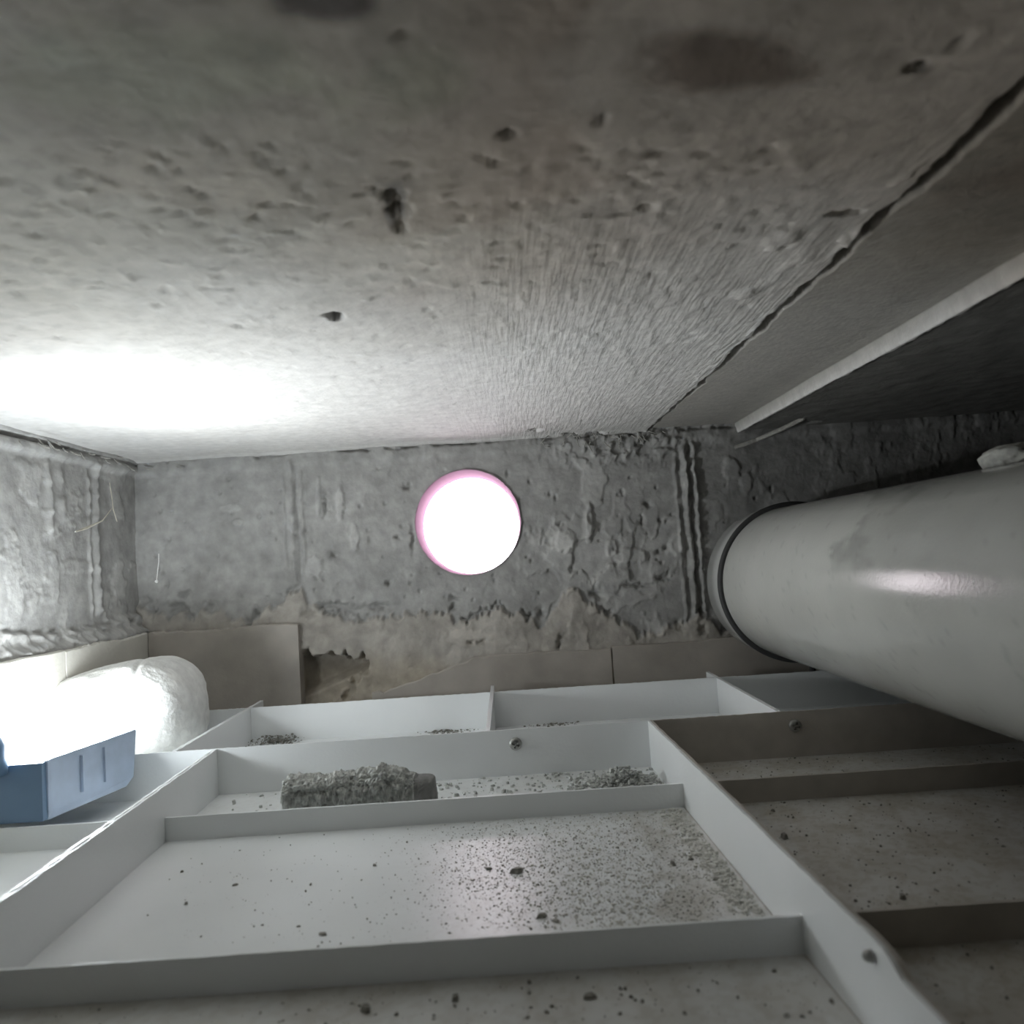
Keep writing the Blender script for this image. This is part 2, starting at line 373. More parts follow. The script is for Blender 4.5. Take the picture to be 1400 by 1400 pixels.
# ------------------------------------------------------------------ ceiling: underside of the slab
def ceiling():
    def dense(lo, hi, step): return np.arange(lo, hi, step)
    xs = np.concatenate([dense(XL-.02, XG-.012, .0018), dense(XG-.012, XG+.012, .0006), dense(XG+.012, XS-.008, .0018), dense(XS-.008, XS+.022, .0006), dense(XS+.022, XR+.02, .003)])
    ys = np.concatenate([dense(YF-.01, .06, .02), dense(.06, YW+.006, .0016)])
    xs = np.sort(xs); xs = xs[np.concatenate([[True], np.diff(xs) > .0003])]; ys = ys[np.concatenate([[True], np.diff(ys) > .0008])]
    X, Y = np.meshgrid(xs, ys, indexing='ij')
    px, py = topx(X, np.maximum(Y, .05), np.full_like(X, ZC))
    right = sst(XG-.002, XG+.002, X)
    h = (fbm(X*9, Y*9, 71)-.5)*.005+(fbm(X*60, Y*45, 72)-.5)*.0009
    j = (fbm(Y*55, X*0, 75, 4)-.5)*.006+(vnoise(Y*300, X*0, 76)-.5)*.0012
    right = sst(XG-.001, XG+.001, X-j)
    tz = sst(560, 760, px)*(1-right)                        # trowel ridges running into the void
    wv = fbm(X*430+Y*40, Y*45, 73, 2); h += (wv-.5)*.0003*(1-right)
    h += sst(.58, .72, fbm(X*200, Y*75, 74, 3))*.0006*tz*sst(150, 260, py)*(1-.6*sst(450, 560, py))
    h = h*(1-right*.7)
    w = .0017+.0012*vnoise(Y*25, X*0, 77)+.0010*(1-sst(.2, .6, Y))
    g = 1-sst(.85, 1.35, np.abs(X-XG-j)/w)
    # smooth strip a little higher, then the plaster fin and the lower right-hand slab
    h -= sst(XG, XG+.003, X-j)*(1-sst(XS-.001, XS+.0005, X))*.002
    je = (fbm(Y*70, X*0, 78, 5)-.5)*.005+(vnoise(Y*500, X*0, 79)-.5)*.0018
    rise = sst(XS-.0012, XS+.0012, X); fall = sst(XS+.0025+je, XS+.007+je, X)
    h += rise*.0075-fall*.0025
    h += gau(X-XS+.004, .006)*.0004
    h -= sst(XS, XS+.3, X)*.002
    rz = fall*(fbm(X*50, Y*50, 80)-.5)*.003; h += rz
    h -= g*.016
    # holes and hollows
    def dig(cx, cy, rx, ry, dep, n=.6):
        c = onZ(cx, cy, ZC); ax = abs(onZ(cx+rx, cy, ZC).x-c.x); ay = abs(onZ(cx, cy-ry, ZC).y-c.y)
        q = np.hypot((X-c.x)/ax, (Y-c.y)/ay)+(vnoise(X*400, Y*300, 81)-.5)*n
        return dep*(1-sst(.6, 1.1, q))
    for a in [(460, 432, 9, 5, .010, .3), (452, 428, 12, 2.5, .003, .5), (542, 275, 13, 24, .003, 1.2), (544, 300, 7, 22, .003, 1), (732, 588, 8, 3, .008, .8), (778, 596, 12, 4, .006, .9), (812, 592, 10, 3, .005, 1),
              (1255, 92, 16, 9, .004, .8), (692, 185, 12, 8, .002, .8), (822, 160, 7, 9, .002, .8), (884, 284, 11, 4, .003, .8), (850, 292, 22, 2, .0015, .5), (1155, 292, 26, 4, .005, .7), (1100, 572, 16, 3.5, .010, .3),
              (550, 42, 8, 10, .002, .8), (1075, 335, 8, 5, .002, .8), (1312, 60, 6, 10, .002, .8)]:
        h -= dig(*a)
    h += dig(1175, 320, 20, 14, .002)+dig(1070, 328, 20, 16, .0015)+dig(1020, 400, 14, 8, .001)
    for _ in range(420):
        cx = RNG.uniform(0, 1100); cy = RNG.uniform(200, 570); c = onZ(cx, cy, ZC)
        if c.x > XG-.01 or c.x < XL: continue
        i0 = np.searchsorted(xs, c.x); j0 = np.searchsorted(ys, c.y); sl = (slice(max(i0-5, 0), i0+6), slice(max(j0-5, 0), j0+6))
        th = RNG.uniform(0, 3.14); u = (X[sl]-c.x)*math.cos(th)+(Y[sl]-c.y)*math.sin(th); q = -(X[sl]-c.x)*math.sin(th)+(Y[sl]-c.y)*math.cos(th)
        h[sl] += gau(u, RNG.uniform(.0015, .004))*gau(q, .001)*RNG.choice([-.0016, .0011])
    # strip that runs along the back wall
    e = YW-Y; h += (1-sst(.004, .012, e+(fbm(X*60, Y*0, 83)-.5)*.006))*.0015*(1-right)
    # stains and tones of the concrete, with lamp falloff and shade painted in
    col = np.ones(X.shape+(3,))
    m1 = sst(.42, .62, fbm(X*14+3, Y*14, 84, 5)); m2 = sst(.45, .6, fbm(X*22, Y*22+9, 85, 5))
    near = 1-sst(.22, .42, Y+(fbm(X*10, Y*10, 86)-.5)*.12)  # darker towards the camera: lamp falloff painted in, over mottled brown tones
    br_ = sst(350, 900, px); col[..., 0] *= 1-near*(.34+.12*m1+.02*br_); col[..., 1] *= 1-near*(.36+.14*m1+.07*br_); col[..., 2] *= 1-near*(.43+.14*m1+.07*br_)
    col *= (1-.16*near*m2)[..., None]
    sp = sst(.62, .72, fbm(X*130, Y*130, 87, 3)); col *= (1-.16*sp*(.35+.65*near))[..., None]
    vein = gau(fbm(X*11, Y*11, 88, 4)-.5, .012); col *= (1+.14*vein*near)[..., None]
    def stain_shade(cx, cy, rx, ry, k, n=.8):  # dirt stains; the ones over dug hollows paint the recess shade
        return k*(1-sst(.5, 1.15, np.hypot((px-cx)/rx, (py-cy)/ry)+(fbm(X*60, Y*60, 89)-.5)*n))
    for (s, t) in [(stain_shade(435, -12, 88, 44, .85, 1.3), (.97, 1, 1.02)), (stain_shade(985, 78, 115, 42, .62, 1.4), (.92, 1, 1.06)), (stain_shade(1260, 95, 20, 12, .6), (1, 1, 1)), (stain_shade(542, 285, 14, 40, .5, 1.5), (1, 1, 1)),
                   (stain_shade(692, 185, 14, 10, .4), (1, 1, 1)), (stain_shade(460, 432, 10, 6, .9, .3), (1, 1, 1)), (stain_shade(340, 70, 60, 30, .2), (1, 1, 1)), (stain_shade(820, 160, 8, 10, .5), (1, 1, 1))]:
        for c in range(3): col[..., c] *= 1-s*t[c]
    gst = stain_shade(200, 110, 260, 90, .06, 1.6)+stain_shade(560, 110, 70, 60, .06, 1.4); col[..., 0] *= 1-gst; col[..., 2] *= 1-gst*1.1
    col *= (1-g*.85)[..., None]
    md = right*(1-rise); rt = fall  # strip and right-hand slab: shade away from the lamp painted into the colour
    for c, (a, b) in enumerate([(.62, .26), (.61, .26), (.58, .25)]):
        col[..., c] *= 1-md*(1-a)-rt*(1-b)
    col *= (1+.15*rise*(1-fall))[..., None]  # lamp light on the fin painted in as a brighter tone
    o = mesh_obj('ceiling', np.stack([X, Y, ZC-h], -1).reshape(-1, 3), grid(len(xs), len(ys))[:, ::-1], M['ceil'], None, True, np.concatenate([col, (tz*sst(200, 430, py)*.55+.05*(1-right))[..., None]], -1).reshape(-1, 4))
    tag(o, 'underside of the concrete slab with stains, trowel ridges and a dark groove', 'ceiling', kind='structure')
    v, f = box(XL-.04, XR+.03, YF-.03, YW+.075, ZC+.022, ZC+.05); part('slab_core', v, f, M['wallflat'], o)
ceiling()

# ------------------------------------------------------------------ suspended ceiling panels seen from above
def strip(p0, p1, z0, z1, th, n=40, jit=.0004, seed=0, notch=None):
    """upright plastic flange from p0 to p1 with a hand-cut top edge"""
    rr = random.Random(seed); p0 = Vector((*p0, 0)); p1 = Vector((*p1, 0)); d = (p1-p0).normalized(); q = Vector((-d.y, d.x, 0))*th/2
    v = []; f = []
    for i in range(n+1):
        p = p0.lerp(p1, i/n); z = z1(p) if callable(z1) else z1
        z += rr.uniform(-jit, jit)
        a = p-q; b = p+q
        v += [(a.x, a.y, z0), (a.x, a.y, z), (b.x, b.y, z), (b.x, b.y, z0)]
    for i in range(n):
        for k in range(4):
            a = i*4+k; b = i*4+(k+1) % 4; f.append((a, b, b+4, a+4))
    f.append((0, 1, 2, 3)[::-1]); f.append(tuple(n*4+k for k in range(4)))
    return v, f
def sheet(x0, x1, y0, y1, z, th=.0015): return box(x0, x1, y0, y1, z-th, z)
def screw(c, nrm, parent, r=.0042):
    n = 44; v = []; f = []
    nrm = Vector(nrm); t = nrm.orthogonal().normalized(); s = nrm.cross(t)
    a = math.radians(25); t, s = t*math.cos(a)+s*math.sin(a), s*math.cos(a)-t*math.sin(a)
    rows = 16
    for i in range(rows+1):
        q = i/rows
        for k in range(n):
            th = 2*math.pi*k/n; x = q*math.cos(th); y = q*math.sin(th)
            hh = .0019*math.sqrt(max(0, 1-q**2.6))+.0002
            if q > .0 and q < .62 and (abs(x) < .15 or abs(y) < .15): hh -= .0019
            v.append(tuple(Vector(c)+t*(x*r)+s*(y*r)+nrm*hh))
    for k in range(n): v.append(tuple(Vector(c)+t*(math.cos(2*math.pi*k/n)*r)+s*(math.sin(2*math.pi*k/n)*r)-nrm*.0002))
    for i in range(rows+1):
        for k in range(n): f.append((i*n+k, (i+1)*n+k, (i+1)*n+(k+1) % n, i*n+(k+1) % n))
    o = part('screw', v, f, M['steel'], parent); o['label'] = 'cross-head steel screw'
    return o

P1 = onZ(300, 1020, HT).x; P2 = onZ(884, 980, HT).x
R0 = onZ(255, 1017, HT).x; R1 = onY(672, 938, YA).x; R2 = onZ(983, 927, HT).x
TH = .0014; YE = YF+.03; G = .00075
YG = 1.0*YD-(YB-YC)                              # the next ribs towards the camera, out of view
def dusted(x0, x1, y0, y1, z, parent, allover):
    xs = np.arange(x0, x1, .0012); ys = np.arange(max(y0, .12), y1, .0012); xs[-1] = x1; ys[-1] = y1; ys = np.concatenate([[y0, .0], ys])
    X, Y = np.meshgrid(xs, ys, indexing='ij'); px, py = topx(X, np.maximum(Y, .1), np.full_like(X, z))
    sp = sst(.50, .62, fbm(X*420, Y*420, 201, 3)); bl = sst(.4, .62, fbm(X*60, Y*60, 203, 4))
    if allover: d = .55+.25*bl+.20*sp  # full dust cover, its darkness also standing for the panel's shade
    else:
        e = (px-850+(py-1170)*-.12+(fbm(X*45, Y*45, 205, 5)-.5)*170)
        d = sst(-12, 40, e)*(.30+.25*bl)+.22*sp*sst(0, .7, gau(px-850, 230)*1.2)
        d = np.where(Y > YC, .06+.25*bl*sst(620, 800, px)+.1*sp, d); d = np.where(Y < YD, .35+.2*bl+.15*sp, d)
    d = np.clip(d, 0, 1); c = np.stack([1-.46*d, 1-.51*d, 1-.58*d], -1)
    if allover: c *= .95
    part('dust_film', np.stack([X, Y, np.full_like(X, z+.00012)], -1).reshape(-1, 3), grid(len(xs), len(ys)), M['sheet'], parent, False, c.reshape(-1, 3))
# the long flanges bow a little: their measured near ends give the spread
_n1 = onZ(0, 1230, HT); _n2 = onZ(1100, 1187, HT)
K1 = (_n1.x-P1)/(YB-_n1.y); K2 = (_n2.x-P2)/(YB-_n2.y)
def bow(x, y):
    return np.interp(x, [XL+.018, P1-.01, P1+.002, P2-.002, P2+.002, P2+.28], [0, K1, K1, K2, K2, 0])*np.clip(YB-y, 0, .3)
def bow_mesh(o):
    me = o.data; n = len(me.vertices); a = np.empty(n*3, np.float32); me.vertices.foreach_get('co', a); a = a.reshape(-1, 3)
    L = o.parent.location if o.parent else Vector((0, 0, 0))
    a[:, 0] += bow(a[:, 0]+L.x, a[:, 1]+L.y); me.vertices.foreach_set('co', a.ravel()); me.update()
def front_panel(x0, x1, label, seed, left=True, right=True):
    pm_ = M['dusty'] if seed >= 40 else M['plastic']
    t = empty('ribbed_panel', ((x0+x1)/2, (YE+YB)/2, ZB), label, 'ceiling panel', 'front row of ribbed ceiling panels')
    part('sheet', *sheet(x0+.0002, x1-.0002, YE, YB-.0004, ZB), pm_, t)
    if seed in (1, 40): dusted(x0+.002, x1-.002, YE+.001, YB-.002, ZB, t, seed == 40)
    # near the notch the flange has been cut down by hand
    yn = onZ(1228, 1300, HT).y
    def top(p): return HT-.0035*(1-float(sst(yn-.006, yn, np.array(p.y)))) if seed in (1, 40) else HT
    if left: part('side_flange', *strip((x0+G, YE), (x0+G, YB-.0005), ZB, top if seed == 40 else HT-.0002, TH, 160, .00025, seed), pm_, t)
    if right: part('side_flange', *strip((x1-G, YE), (x1-G, YB-.0005), ZB, top, TH, 200, .00025, seed+1), M['plastic'], t)
    part('end_flange', *strip((x0, YB-G), (x1, YB-G), ZB, HT, TH, 120, .00015, seed+2), pm_, t)
    for i, y in enumerate((YC, YD, YD-.07)):
        part('stiffening_rib', *strip((x0+.0015, y), (x1-.0015, y), ZB, ZH, .0016, 60, .0001, seed+3+i), pm_, t)
    return t
pm = front_panel(P1, P2, 'white ribbed ceiling panel in the middle, holding the rubble chunk and speckled grit', 1)
pl = front_panel(XL+.018, P1, 'white ribbed ceiling panel on the left, carrying the glowing work lamp', 20, left=False)
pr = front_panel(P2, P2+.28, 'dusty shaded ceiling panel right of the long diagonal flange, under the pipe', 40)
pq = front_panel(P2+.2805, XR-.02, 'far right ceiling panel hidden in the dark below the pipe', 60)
for t in (pm, pl, pr, pq):
    for ch in t.children: bow_mesh(ch)
def on_rib(px, py): p = onY(px, py, YB-.0016); return p
screw(on_rib(705, 1017), (0, -1, 0), pm); screw(on_rib(1087, 992), (0, -1, 0), pr)
_x2 = P2+K2*(YB-.235)-.0017; p = onX(1190, 1307, _x2); screw(p, (-1, 0, 0), pm, .0018)
RB = YW-.037
def rear_panel(x0, x1, label, seed, left=True, right=True):
    t = empty('ribbed_panel', ((x0+x1)/2, (YB+RB)/2, ZB), label, 'ceiling panel', 'rear row of ribbed ceiling panels')
    part('sheet', *sheet(x0+.0002, x1-.0002, YB+.0012, RB, ZB), M['plastic'], t)
    if left: part('side_flange', *strip((x0+G, YB+.0012), (x0+G, RB), ZB, HT, TH, 50, .0002, seed), M['plastic'], t)
    if right: part('side_flange', *strip((x1-G, YB+.0012), (x1-G, RB), ZB, HT, TH, 50, .0002, seed+1), M['plastic'], t)
    part('end_flange', *strip((x0, YB+.0008), (x1, YB+.0008), ZB, HT-.0006, TH, 60, .0002, seed+2), M['plastic'], t)
    part('stiffening_rib', *strip((x0+.0015, YA), (x1-.0015, YA), ZB, HT, .0014, 60, .0002, seed+3), M['plastic'], t)
rear_panel(XL+.018, R0, 'rear left ceiling panel under the rounded white bundle', 80, left=False)
rear_panel(R0, R1, 'rear ceiling panel between the white bundle and the thin upright flange', 84)
rear_panel(R1, R2, 'rear ceiling panel below the round hole, right of the thin upright flange', 88)
rear_panel(R2, R2+.19, 'rear ceiling panel in shadow beneath the pipe collar', 92)
rear_panel(R2+.1905, XR-.02, 'rear ceiling panel at the dark far right beyond the pipe', 96)

# ------------------------------------------------------------------ big pipe
def pipe():
    yr = .66; c = onY(1088, 795, yr); r = 103*yr/F
    t = empty('drain_pipe', (c.x, yr, c.z-r), 'large grey plastic pipe running past on the right with a black rubber ring', 'pipe')
    n = 160; ys = np.concatenate([np.linspace(YF+.002, .1, 12), np.arange(.104, yr, .003)])
    T, Y = np.meshgrid(np.linspace(0, 2*np.pi, n+1), ys, indexing='ij')
    X = c.x+r*np.cos(T); Z = c.z+r*np.sin(T)
    u = (fbm(Y*14, T*2.0, 101, 5))
    px, py = topx(X, np.maximum(Y, .1), Z)
    # old dust film on the flank: a patch with its own outline
    film = sst(-6, 6, px-(1166+25*np.sin((py-650)/26)+(fbm(Y*60, T*6, 103)-.5)*50))*(1-sst(-8, 14, py-775-(px-1170)*.0+(fbm(Y*60, T*8, 104)-.5)*30))
    film2 = sst(.46, .56, u)
    col = np.ones(X.shape+(3,))
    k = 1-.30*film*(.35+.65*film2)
    for i, a in enumerate((1.0, 1.0, .97)): col[..., i] = k*a
    sp = sst(.78, .84, fbm(Y*300, T*20, 105, 2)); col *= (1-.12*sp)[..., None]
    col *= (1.08-.16*sst(-.2, .5, (px-1150)/250))[..., None]  # lamp falloff painted in: lighter at left, darker to the right
    tube_o = part('barrel', np.stack([X, Y, Z], -1).reshape(-1, 3), grid(n+1, len(ys))[:, ::-1], M['pipe'], t, True, col.reshape(-1, 3))
    # socket collar beyond the ring
    rc = r*1.025
    pr_ = [(r*.99, -.002), (rc, -.002), (rc+.0006, 0.0), (rc+.0006, .036), (rc-.002, .0395), (r*.72, .0395), (r*.72, .078)]
    v, f = lathe(pr_, 96, 'Y', (c.x, yr, c.z)); part('collar', v, f, M['pipe'], t, True, np.ones((len(v), 3)))
    g = []
    for k in range(12):
        a = 2*math.pi*k/12; g.append((r+.0012+.0028*math.cos(a), -.0045+.0030*math.sin(a)))
    v, f = lathe(g, 96, 'Y', (c.x, yr, c.z), closed=True); ro = part('rubber_ring', v, f, M['rubber'], t, True); ro['label'] = 'black rubber ring'
    # bracket leg and bolt below the ring
    p = onY(1118, 897, yr-.006); v, f = tube([(p.x, yr+.013, p.z+.006), (p.x+.002, yr+.013, p.z-.006), (p.x+.002, yr+.013, ZB+.001)], .0028, 8)
    part('support_rod', v, f, M['rubber'], t)
    v, f = box(p.x-.006, p.x-.001, yr-.010, yr-.002, p.z+.000, p.z+.006); part('bolt', v, f, M['rubber'], t)
    return c, r
pc, prad = pipe()

# ------------------------------------------------------------------ lumps
def lump(name, c, r, e, amp, fs, m, label, cat, seed, nu=90, nv=60, squash=None, flat=None, shape=None, smooth=True):
    U, V = np.meshgrid(np.linspace(0, 2*np.pi, nu+1), np.linspace(-np.pi/2, np.pi/2, nv+1), indexing='ij')
    sg = lambda a, p: np.sign(a)*np.abs(a)**p
    x = sg(np.cos(V), e)*sg(np.cos(U), e); y = sg(np.cos(V), e)*sg(np.sin(U), e); z = sg(np.sin(V), e)
    d = 1+amp*((fbm(x*fs+5+z*fs*.7, y*fs+9+z*fs*.5, seed, 5)-.5)*2)+amp*.5*((fbm(x*fs*3+z*7, z*fs*3+y*5, seed+3, 4)-.5)*2)
    P = np.stack([x*r[0]*d, y*r[1]*d, z*r[2]*d], -1)
    if shape: P = shape(P)
    P[0] = P[-1]
    if flat is not None: P[..., 2] = np.maximum(P[..., 2], flat)
    P = P.reshape(-1, 3)
    o = mesh_obj(name, P, grid(nu+1, nv+1), m, None, smooth); o.location = c
    tag(o, label, cat); return o
# white rounded bundle
bL = onY(80, 960, .60); bR = onY(272, 960, .60); bt = onY(175, 906, .60)
bh = (bt.z-ZB)/2
def bagshape(P):
    P = P.copy(); s = np.clip(P[..., 2]/bh, -1, 1)
    P[..., 0] *= 1-.10*np.clip(s, 0, 1)**2; P[..., 2] += .0025*np.sin(P[..., 0]*60)*(s > 0)
    crease = gau(P[..., 0]-.012+P[..., 1]*.3, .002)*(s > .2); P[..., 2] -= crease*.0015
    return P
bag = lump('plaster_bundle', ((bL.x+bR.x)/2, .60, ZB+bh+.0004), ((bR.x-bL.x)/2*.99, .046, bh), .62, .035, 2.2, M['foam'],
     'rounded white plaster-dusted bundle standing behind the glowing lamp', 'bundle', 120, 140, 90, flat=-bh, shape=bagshape)
# lump riding on the pipe at the right edge
lx = onY(1392, 602, .50)
ang = math.radians(72)
lc = (pc.x+ (prad+.012)*math.cos(ang)*0.9, .44, pc.z+(prad+.0085))
lp = onY(1396, 604, .372)
dz = math.sqrt(max(prad**2-(lp.x-pc.x)**2, 0))
lump('mortar_lump', (lp.x, .372, pc.z+dz+.0046), (.0165, .018, .0068), .8, .14, 2.5, M['rag'],
     'grey mortar lump lying on top of the pipe at the right edge', 'rubble', 130, 60, 40)
# chunk of mortar lying in the channel behind the low rib
def chunk():
    zf = ZB; y0 = YC+.016
    tops = [(388, 1068), (393, 1062), (410, 1061), (440, 1060), (465, 1056), (485, 1055), (505, 1052), (518, 1047), (530, 1048), (550, 1053), (572, 1060), (584, 1059), (593, 1061), (598, 1066), (597, 1076)]
    n = 210; m = 64; yc = y0+.012
    xs = np.array([onY(a, b, yc).x for a, b in tops]); zt = np.array([onY(a, b, yc).z for a, b in tops])
    t = np.linspace(0, 1, n); X0 = xs[0]+(xs[-1]-xs[0])*t; ZT = np.interp(X0, xs, zt)
    th = np.linspace(0, 2*np.pi, m+1)
    XX, TT = np.meshgrid(X0, th, indexing='ij'); ZZ = np.repeat(ZT[:, None], m+1, 1)
    w = .013*(1-.35*t[:, None])*np.clip(np.minimum(t, 1-t)[:, None]*40, .25, 1)**.5
    hh = (ZZ-zf)/2*np.clip(np.minimum(t, 1-t)[:, None]*60+.5, .5, 1)
    sg = lambda a, p: np.sign(a)*np.abs(a)**p
    Y = yc+w*sg(np.cos(TT), .7); Z = zf+hh+hh*sg(np.sin(TT), .6)
    nn = (fbm(XX*230+np.sin(TT)*1.5, Z*260+Y*160, 141, 5, .6)-.5); keep = 1-.85*sst(.84, .9, t[:, None])
    n2 = (fbm(XX*650, Z*650+Y*500, 142, 3)-.5)
    Y = Y-np.abs(np.cos(TT))*(nn*.010+n2*.004)*keep; Z = Z+(nn*.007+n2*.003)*keep*np.clip(np.sin(TT), 0, 1)*.9
    Z = np.maximum(Z, zf+.0003)
    P = np.stack([XX, Y, Z], -1); P[:, -1] = P[:, 0]
    e = empty('mortar_chunk', ((X0[0]+X0[-1])/2, yc, zf), 'long crumbly grey mortar chunk lying behind the low rib', 'rubble')
    cut = int(n*.86)
    for nm, a, b, mt in (('crumbly_body', 0, cut+1, M['mortar']), ('smooth_end', cut, n, M['mortarf'])):
        Q = P[a:b]; k = b-a; v = [tuple(p) for p in Q.reshape(-1, 3)]; f = [tuple(int(i) for i in q) for q in grid(k, m+1)[:, ::-1]]
        row = lambda i: [i*(m+1)+j for j in range(m)]
        if nm == 'crumbly_body': f.append(tuple(row(0)))
        else: f.append(tuple(row(k-1)[::-1]))
        o = part(nm, v, f, mt, e, False)
        if nm == 'smooth_end': o['label'] = 'darker smooth broken end'
chunk()

# ------------------------------------------------------------------ loose grit, flakes and rubble
def chips(name, pts, m, label, cat, zlift=0):
    V = []; Fc = []
    for (x, y, z, s, e) in pts:
        a = random.uniform(0, 6.28); n = len(V); k = random.randint(4, 6); hh = s*random.uniform(.25, .6)
        for lv, (sc_, dz) in enumerate(((1, 0), (.75, hh))):
            for i in range(k):
                t = a+2*math.pi*i/k; rr = s*sc_*random.uniform(.7, 1.2)*.5
                qx = rr*math.cos(t)*e; qy = rr*math.sin(t)/e; V.append((x+qx*math.cos(a)-qy*math.sin(a), y+qx*math.sin(a)+qy*math.cos(a), z+dz))
        Fc.append(tuple(range(n+k, n+2*k)))
        for i in range(k): Fc.append((n+i, n+(i+1) % k, n+k+(i+1) % k, n+k+i))
        Fc.append(tuple(range(n, n+k))[::-1])
    o = mesh_obj(name, V, Fc, m); bow_mesh(o); tag(o, label, cat, kind='stuff'); return o
def unbow(p): return p.x-float(bow(p.x, p.y))
def scatter(n, fn, smin, smax, z=ZB):
    out = []
    while len(out) < n:
        px, py = fn(); p = onZ(px, py, z); p.x = unbow(p)
        s = smin+(smax-smin)*random.random()**4
        out.append((p.x, p.y, z+.0001, s, random.uniform(.8, 1.5)))
    return out
def inmid(q): return P1+.004 < q[0] < P2-.004 and (YD+.003 < q[1] < YC-.003)
def clusters():
    r = random.random()
    if r < .34: return random.gauss(690, 60), random.gauss(1178, 36)
    if r < .86: return random.gauss(880, 95), random.gauss(1170, 60)
    if r < .93: return random.gauss(830, 120), random.gauss(1245, 10)
    return random.uniform(250, 1050), random.uniform(1120, 1290)
pts = [q for q in scatter(11000, clusters, .0002, .0009) if inmid(q)]
pts += [q for q in scatter(60, lambda: (random.uniform(200, 1000), random.uniform(1120, 1300)), .0006, .002) if inmid(q)]
for (a, b, s) in [(308, 1212, .0022), (352, 1141, .0035), (607, 1295, .003), (420, 1280, .0028), (500, 1185, .002), (720, 1256, .004), (738, 1262, .003), (905, 1184, .003), (930, 1177, .002), (962, 1205, .003), (1010, 1225, .0035), (693, 1195, .005), (655, 1190, .003)]:
    p = onZ(a, b, ZB)
    if inmid((p.x, p.y)): pts.append((p.x, p.y, ZB+.0001, s, 1.3))
chips('grit', pts, M['grit'], 'dark grit speckled over the middle ceiling panel', 'grit')
pts = [q for q in scatter(3000, lambda: (random.gauss(860, 90), random.uniform(1110, 1270)), .0004, .0016) if inmid(q)]
def foot():
    t = random.random(); return 930+t*120+random.gauss(-14, 14), 1100+t*150
pts += [q for q in scatter(1500, foot, .0006, .003) if inmid(q)]
chips('plaster_flake', pts, M['flake'], 'pale plaster flakes along the foot of the long diagonal flange', 'plaster flakes')
pts = []
for _ in range(3200):
    x = random.uniform(P2+.004, P2+.27); y = random.uniform(YD-.1, YB-.004); pts.append((x, y, ZB+.0001, .0003+.0012*random.random()**4, random.uniform(.8, 1.4)))
for (a, b, s) in [(1062, 1147, .004), (1050, 1110, .002), (1216, 1230, .003)]:
    p = onZ(a, b, ZB); pts.append((p.x, p.y, ZB+.0001, s, 1.2))
pts = [q for q in pts if all(abs(q[1]-y) > .003 for y in (YC, YD, YD-.07))]
chips('grit', pts, M['grit'], 'dark grit over the shaded panel right of the long flange', 'grit')
pts = []
for _ in range(500):
    x = random.uniform(P1+.004, P2-.004); y = random.uniform(YD-.065, YD-.004); pts.append((x, y, ZB+.0001, .0004+.0014*random.random()**4, 1.2))
for (a, b, s) in [(590, 1370, .003), (467, 1385, .004), (773, 1367, .004)]:
    p = onZ(a, b, ZB); pts.append((p.x, p.y, ZB+.0001, s, 1.2))
chips('grit', pts, M['grit'], 'sparse grit on the middle panel nearest the camera', 'grit')
# crumbs in the channel and the little heap in its right corner
pts = []
for _ in range(2600):
    r = random.random()
    if r < .6:
        c = onZ(842, 1058, ZB); x = random.gauss(c.x, .013); y = random.gauss(YC+.045, .010); z = ZB+max(0, .011*math.exp(-((x-c.x)/.012)**2-((y-YC-.047)/.012)**2))*random.random()
    else: x = P1+.01+(P2-P1-.012)*random.random()**.6; y = random.uniform(YC+.003, YB-.004); z = ZB
    if P1+.003 < x < P2-.003 and YC+.002 < y < YB-.003: pts.append((x, y, z+.0001, .0005+.0032*random.random()**3, random.uniform(.7, 1.5)))
chips('mortar_crumbs', pts, M['mortar'], 'heap of pale mortar crumbs in the channel corner right of the chunk', 'rubble')
pts = []
for cx, cy, n in ((372, 990, 260), (610, 988, 120), (760, 982, 80)):
    for _ in range(n):
        p = onY(cx, cy, YA-.01); pts.append((random.gauss(p.x, .010), min(YA-.002, random.gauss(YA-.006, .004)), ZB+.0001+.006*random.random()**2*(cx < 400), .0006+.002*random.random()**2, 1.2))
chips('dark_crumbs', pts, M['grit'], 'dark crumbs at the foot of the rear rib', 'grit')

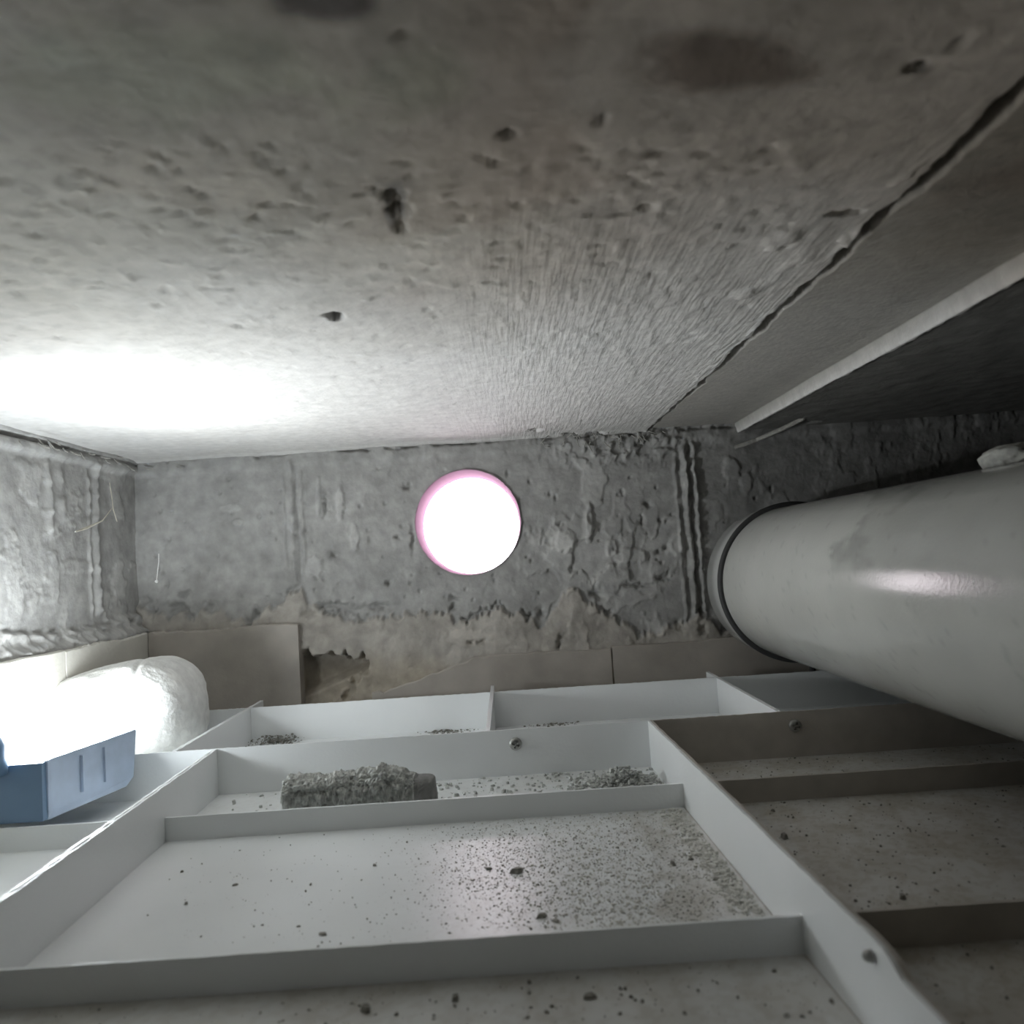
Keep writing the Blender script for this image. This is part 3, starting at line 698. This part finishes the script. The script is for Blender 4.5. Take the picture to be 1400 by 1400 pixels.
# ------------------------------------------------------------------ work lamp
def lamp():
    zt = -.0955; zb = ZH+.0004
    A = onZ(186, 997, zt); B = onZ(65, 1040, zt)               # far and near right-hand top corners
    xl = XL+.022; ya = A.y; yb = B.y
    t = empty('work_lamp', ((A.x+xl)/2, (ya+yb)/2, zb), 'glowing white lamp in a blue plastic casing on the left panel', 'lamp')
    # casing: outline rings, bottom drawn in and the far bottom corner cut back
    def ring(z, ins, cut=0): return [(xl+ins, yb+ins, z), (B.x-ins*.6, yb+ins*.8, z), (B.x-.0008, yb+.004+ins, z), (A.x-ins*.3, ya-ins-cut, z), (A.x-.004, ya+.001-ins-cut, z), (xl+ins, ya-ins-cut, z)]
    rings = [ring(zb, .003, .010), ring(zb+.004, .0008, .004), ring(zt-.001, 0), ring(zt, .0008), ring(zt, .004), ring(zt-.004, .0042)]
    v = [p for r in rings for p in r]; f = []
    for i in range(len(rings)-1):
        for k in range(6): f.append((i*6+k, i*6+(k+1) % 6, (i+1)*6+(k+1) % 6, (i+1)*6+k))
    f.append(tuple(range(6))[::-1]); f.append(tuple(30+k for k in range(6)))
    part('casing', v, f, M['bluel'], t)
    # darker end cap on the face towards the camera, with a rounded knob
    v, f = box(xl+.001, B.x-.0012, yb-.0035, yb+.001, zb+.001, zt-.0004); o = part('end_cap', v, f, M['blue'], t); o['label'] = 'darker blue end cap'
    kx = onY(4, 1032, yb-.006); v, f = lathe([(.0001, .011), (.005, .010), (.0075, .006), (.0078, -.010), (.0001, -.010)], 24, 'Z', (kx.x-.004, yb-.010, kx.z)); part('knob', v, f, M['blue'], t, True)
    # three shallow ribs moulded into the side
    for k in (.35, .6):
        y = yb+(ya-yb)*k; x = B.x+(A.x-B.x)*k; v, f = box(x-.001, x+.0007, y-.0006, y+.0006, zb+.008, zt-.004); part('moulded_rib', v, f, M['bluel'], t)
    # domed diffuser
    nu, nv = 64, 16; cx = (A.x+xl)/2; cy = (ya+yb)/2; rx = (A.x-xl)/2-.006; ry = (ya-yb)/2-.005
    U, Vv = np.meshgrid(np.linspace(0, 2*np.pi, nu+1), np.linspace(0, np.pi/2, nv+1), indexing='ij')
    sg = lambda a, p: np.sign(a)*np.abs(a)**p
    yy = sg(np.cos(Vv), .6)*sg(np.sin(U), .55); xe = B.x+(A.x-B.x)*(yy+1)/2-.006; hx = (xe-xl-.006)/2
    P = np.stack([xl+.006+hx+hx*sg(np.cos(Vv), .6)*sg(np.cos(U), .55), cy+ry*sg(np.cos(Vv), .6)*sg(np.sin(U), .55), zt-.003+.029*sg(np.sin(Vv), .8)], -1).reshape(-1, 3)
    ld = bpy.data.lights.new('led_beam', 'SPOT'); ld.energy = BEAM; ld.spot_size = math.radians(125); ld.spot_blend = 1; ld.shadow_soft_size = .006; ld.color = (.95, .98, 1)
    lo = bpy.data.objects.new('led_beam', ld); COL.objects.link(lo); lo.parent = t
    lo.location = (.01, 0, zt+.033-t.location.z); lo.rotation_euler = Vector((.95, .10, 1)).to_track_quat('-Z', 'Y').to_euler()
    o = part('diffuser', P, grid(nu+1, nv+1), M['led'], t, True); o['label'] = 'glowing white diffuser'
lamp()

# ------------------------------------------------------------------ strands, straws and the rod
def strands(name, lines, r, m, label, cat, kind=None):
    v, f = merge([tube([onY(a, b, y) for a, b, y in ln], r) for ln in lines])
    o = mesh_obj(name, v, f, m); tag(o, label, cat, kind=kind); return o
yl = YW-.02
v, f = merge([tube([onY(147, 642, .69), onY(153, 680, .685), onY(155, 697, .68), onY(160, 713, .68)], .0004), tube([onY(154, 694, .681), onY(140, 712, .66), onY(118, 722, .64), onY(103, 727, .62)], [.0004, .0005, .0011, .0006])])
tag(mesh_obj('strand', v, f, M['web']), 'thin plaster-coated fibre bent in a fork beside the left wall', 'strand')
v, f = merge([tube([onY(217, 757, .715), onY(217, 768, .715), onY(214, 794, .715)], .0004), lathe([(.0002, -.0016), (.0013, -.0009), (.0016, 0), (.0013, .0009), (.0002, .0016)], 12, 'Z', tuple(onY(214, 795, .715)))])
tag(mesh_obj('strand', v, f, M['foam']), 'tiny white drip with a bead on the back wall near the left corner', 'strand')
ro = merge([tube([onY(1004, 612, YW-.003), onY(1035, 601, .725), onY(1070, 586, .70), onY(1098, 572, .685), onZ(1104, 570, ZC-.006)+Vector((0, 0, .008))], .0021, 8)])
tag(mesh_obj('tie_rod', *ro, M['wire']), 'thin grey rod reaching from the wall into a ceiling hole above the pipe', 'rod')
lines = []
for _ in range(26):
    cx = random.gauss(800, 38); cy = 765-(cx-692)*.063-165+random.uniform(-4, 16); a = random.uniform(-.2, 3.3); l = random.uniform(5, 20); y = YW-random.uniform(.003, .010)
    lines.append([(cx, cy, y), (cx+l*.5*math.cos(a)+random.uniform(-2, 2), cy+l*.5*math.sin(a), y-.002), (cx+l*math.cos(a), cy+l*math.sin(a), y)])
for _ in range(30):
    cx = random.choice([random.gauss(120, 60), random.gauss(875, 18)]); cx = max(cx, 25)
    base = 633-(190-cx)*.24 if cx < 190 else 765-(cx-692)*.063-163; y = (YW-.006 if cx > 190 else XL/((cx-692)/F)*.97)
    cy = base+random.uniform(-3, 8); a = random.uniform(.1, 1.2); l = random.uniform(5, 15)
    lines.append([(cx, cy, y), (cx+l*.5*math.cos(a), cy+l*.5*math.sin(a)+1, y-.001), (cx+l*math.cos(a), cy+l*math.sin(a), y)])
strands('plaster_straw', lines, .0005, M['wire'], 'short plaster-coated straws caught where slab and walls meet', 'straw', 'stuff')
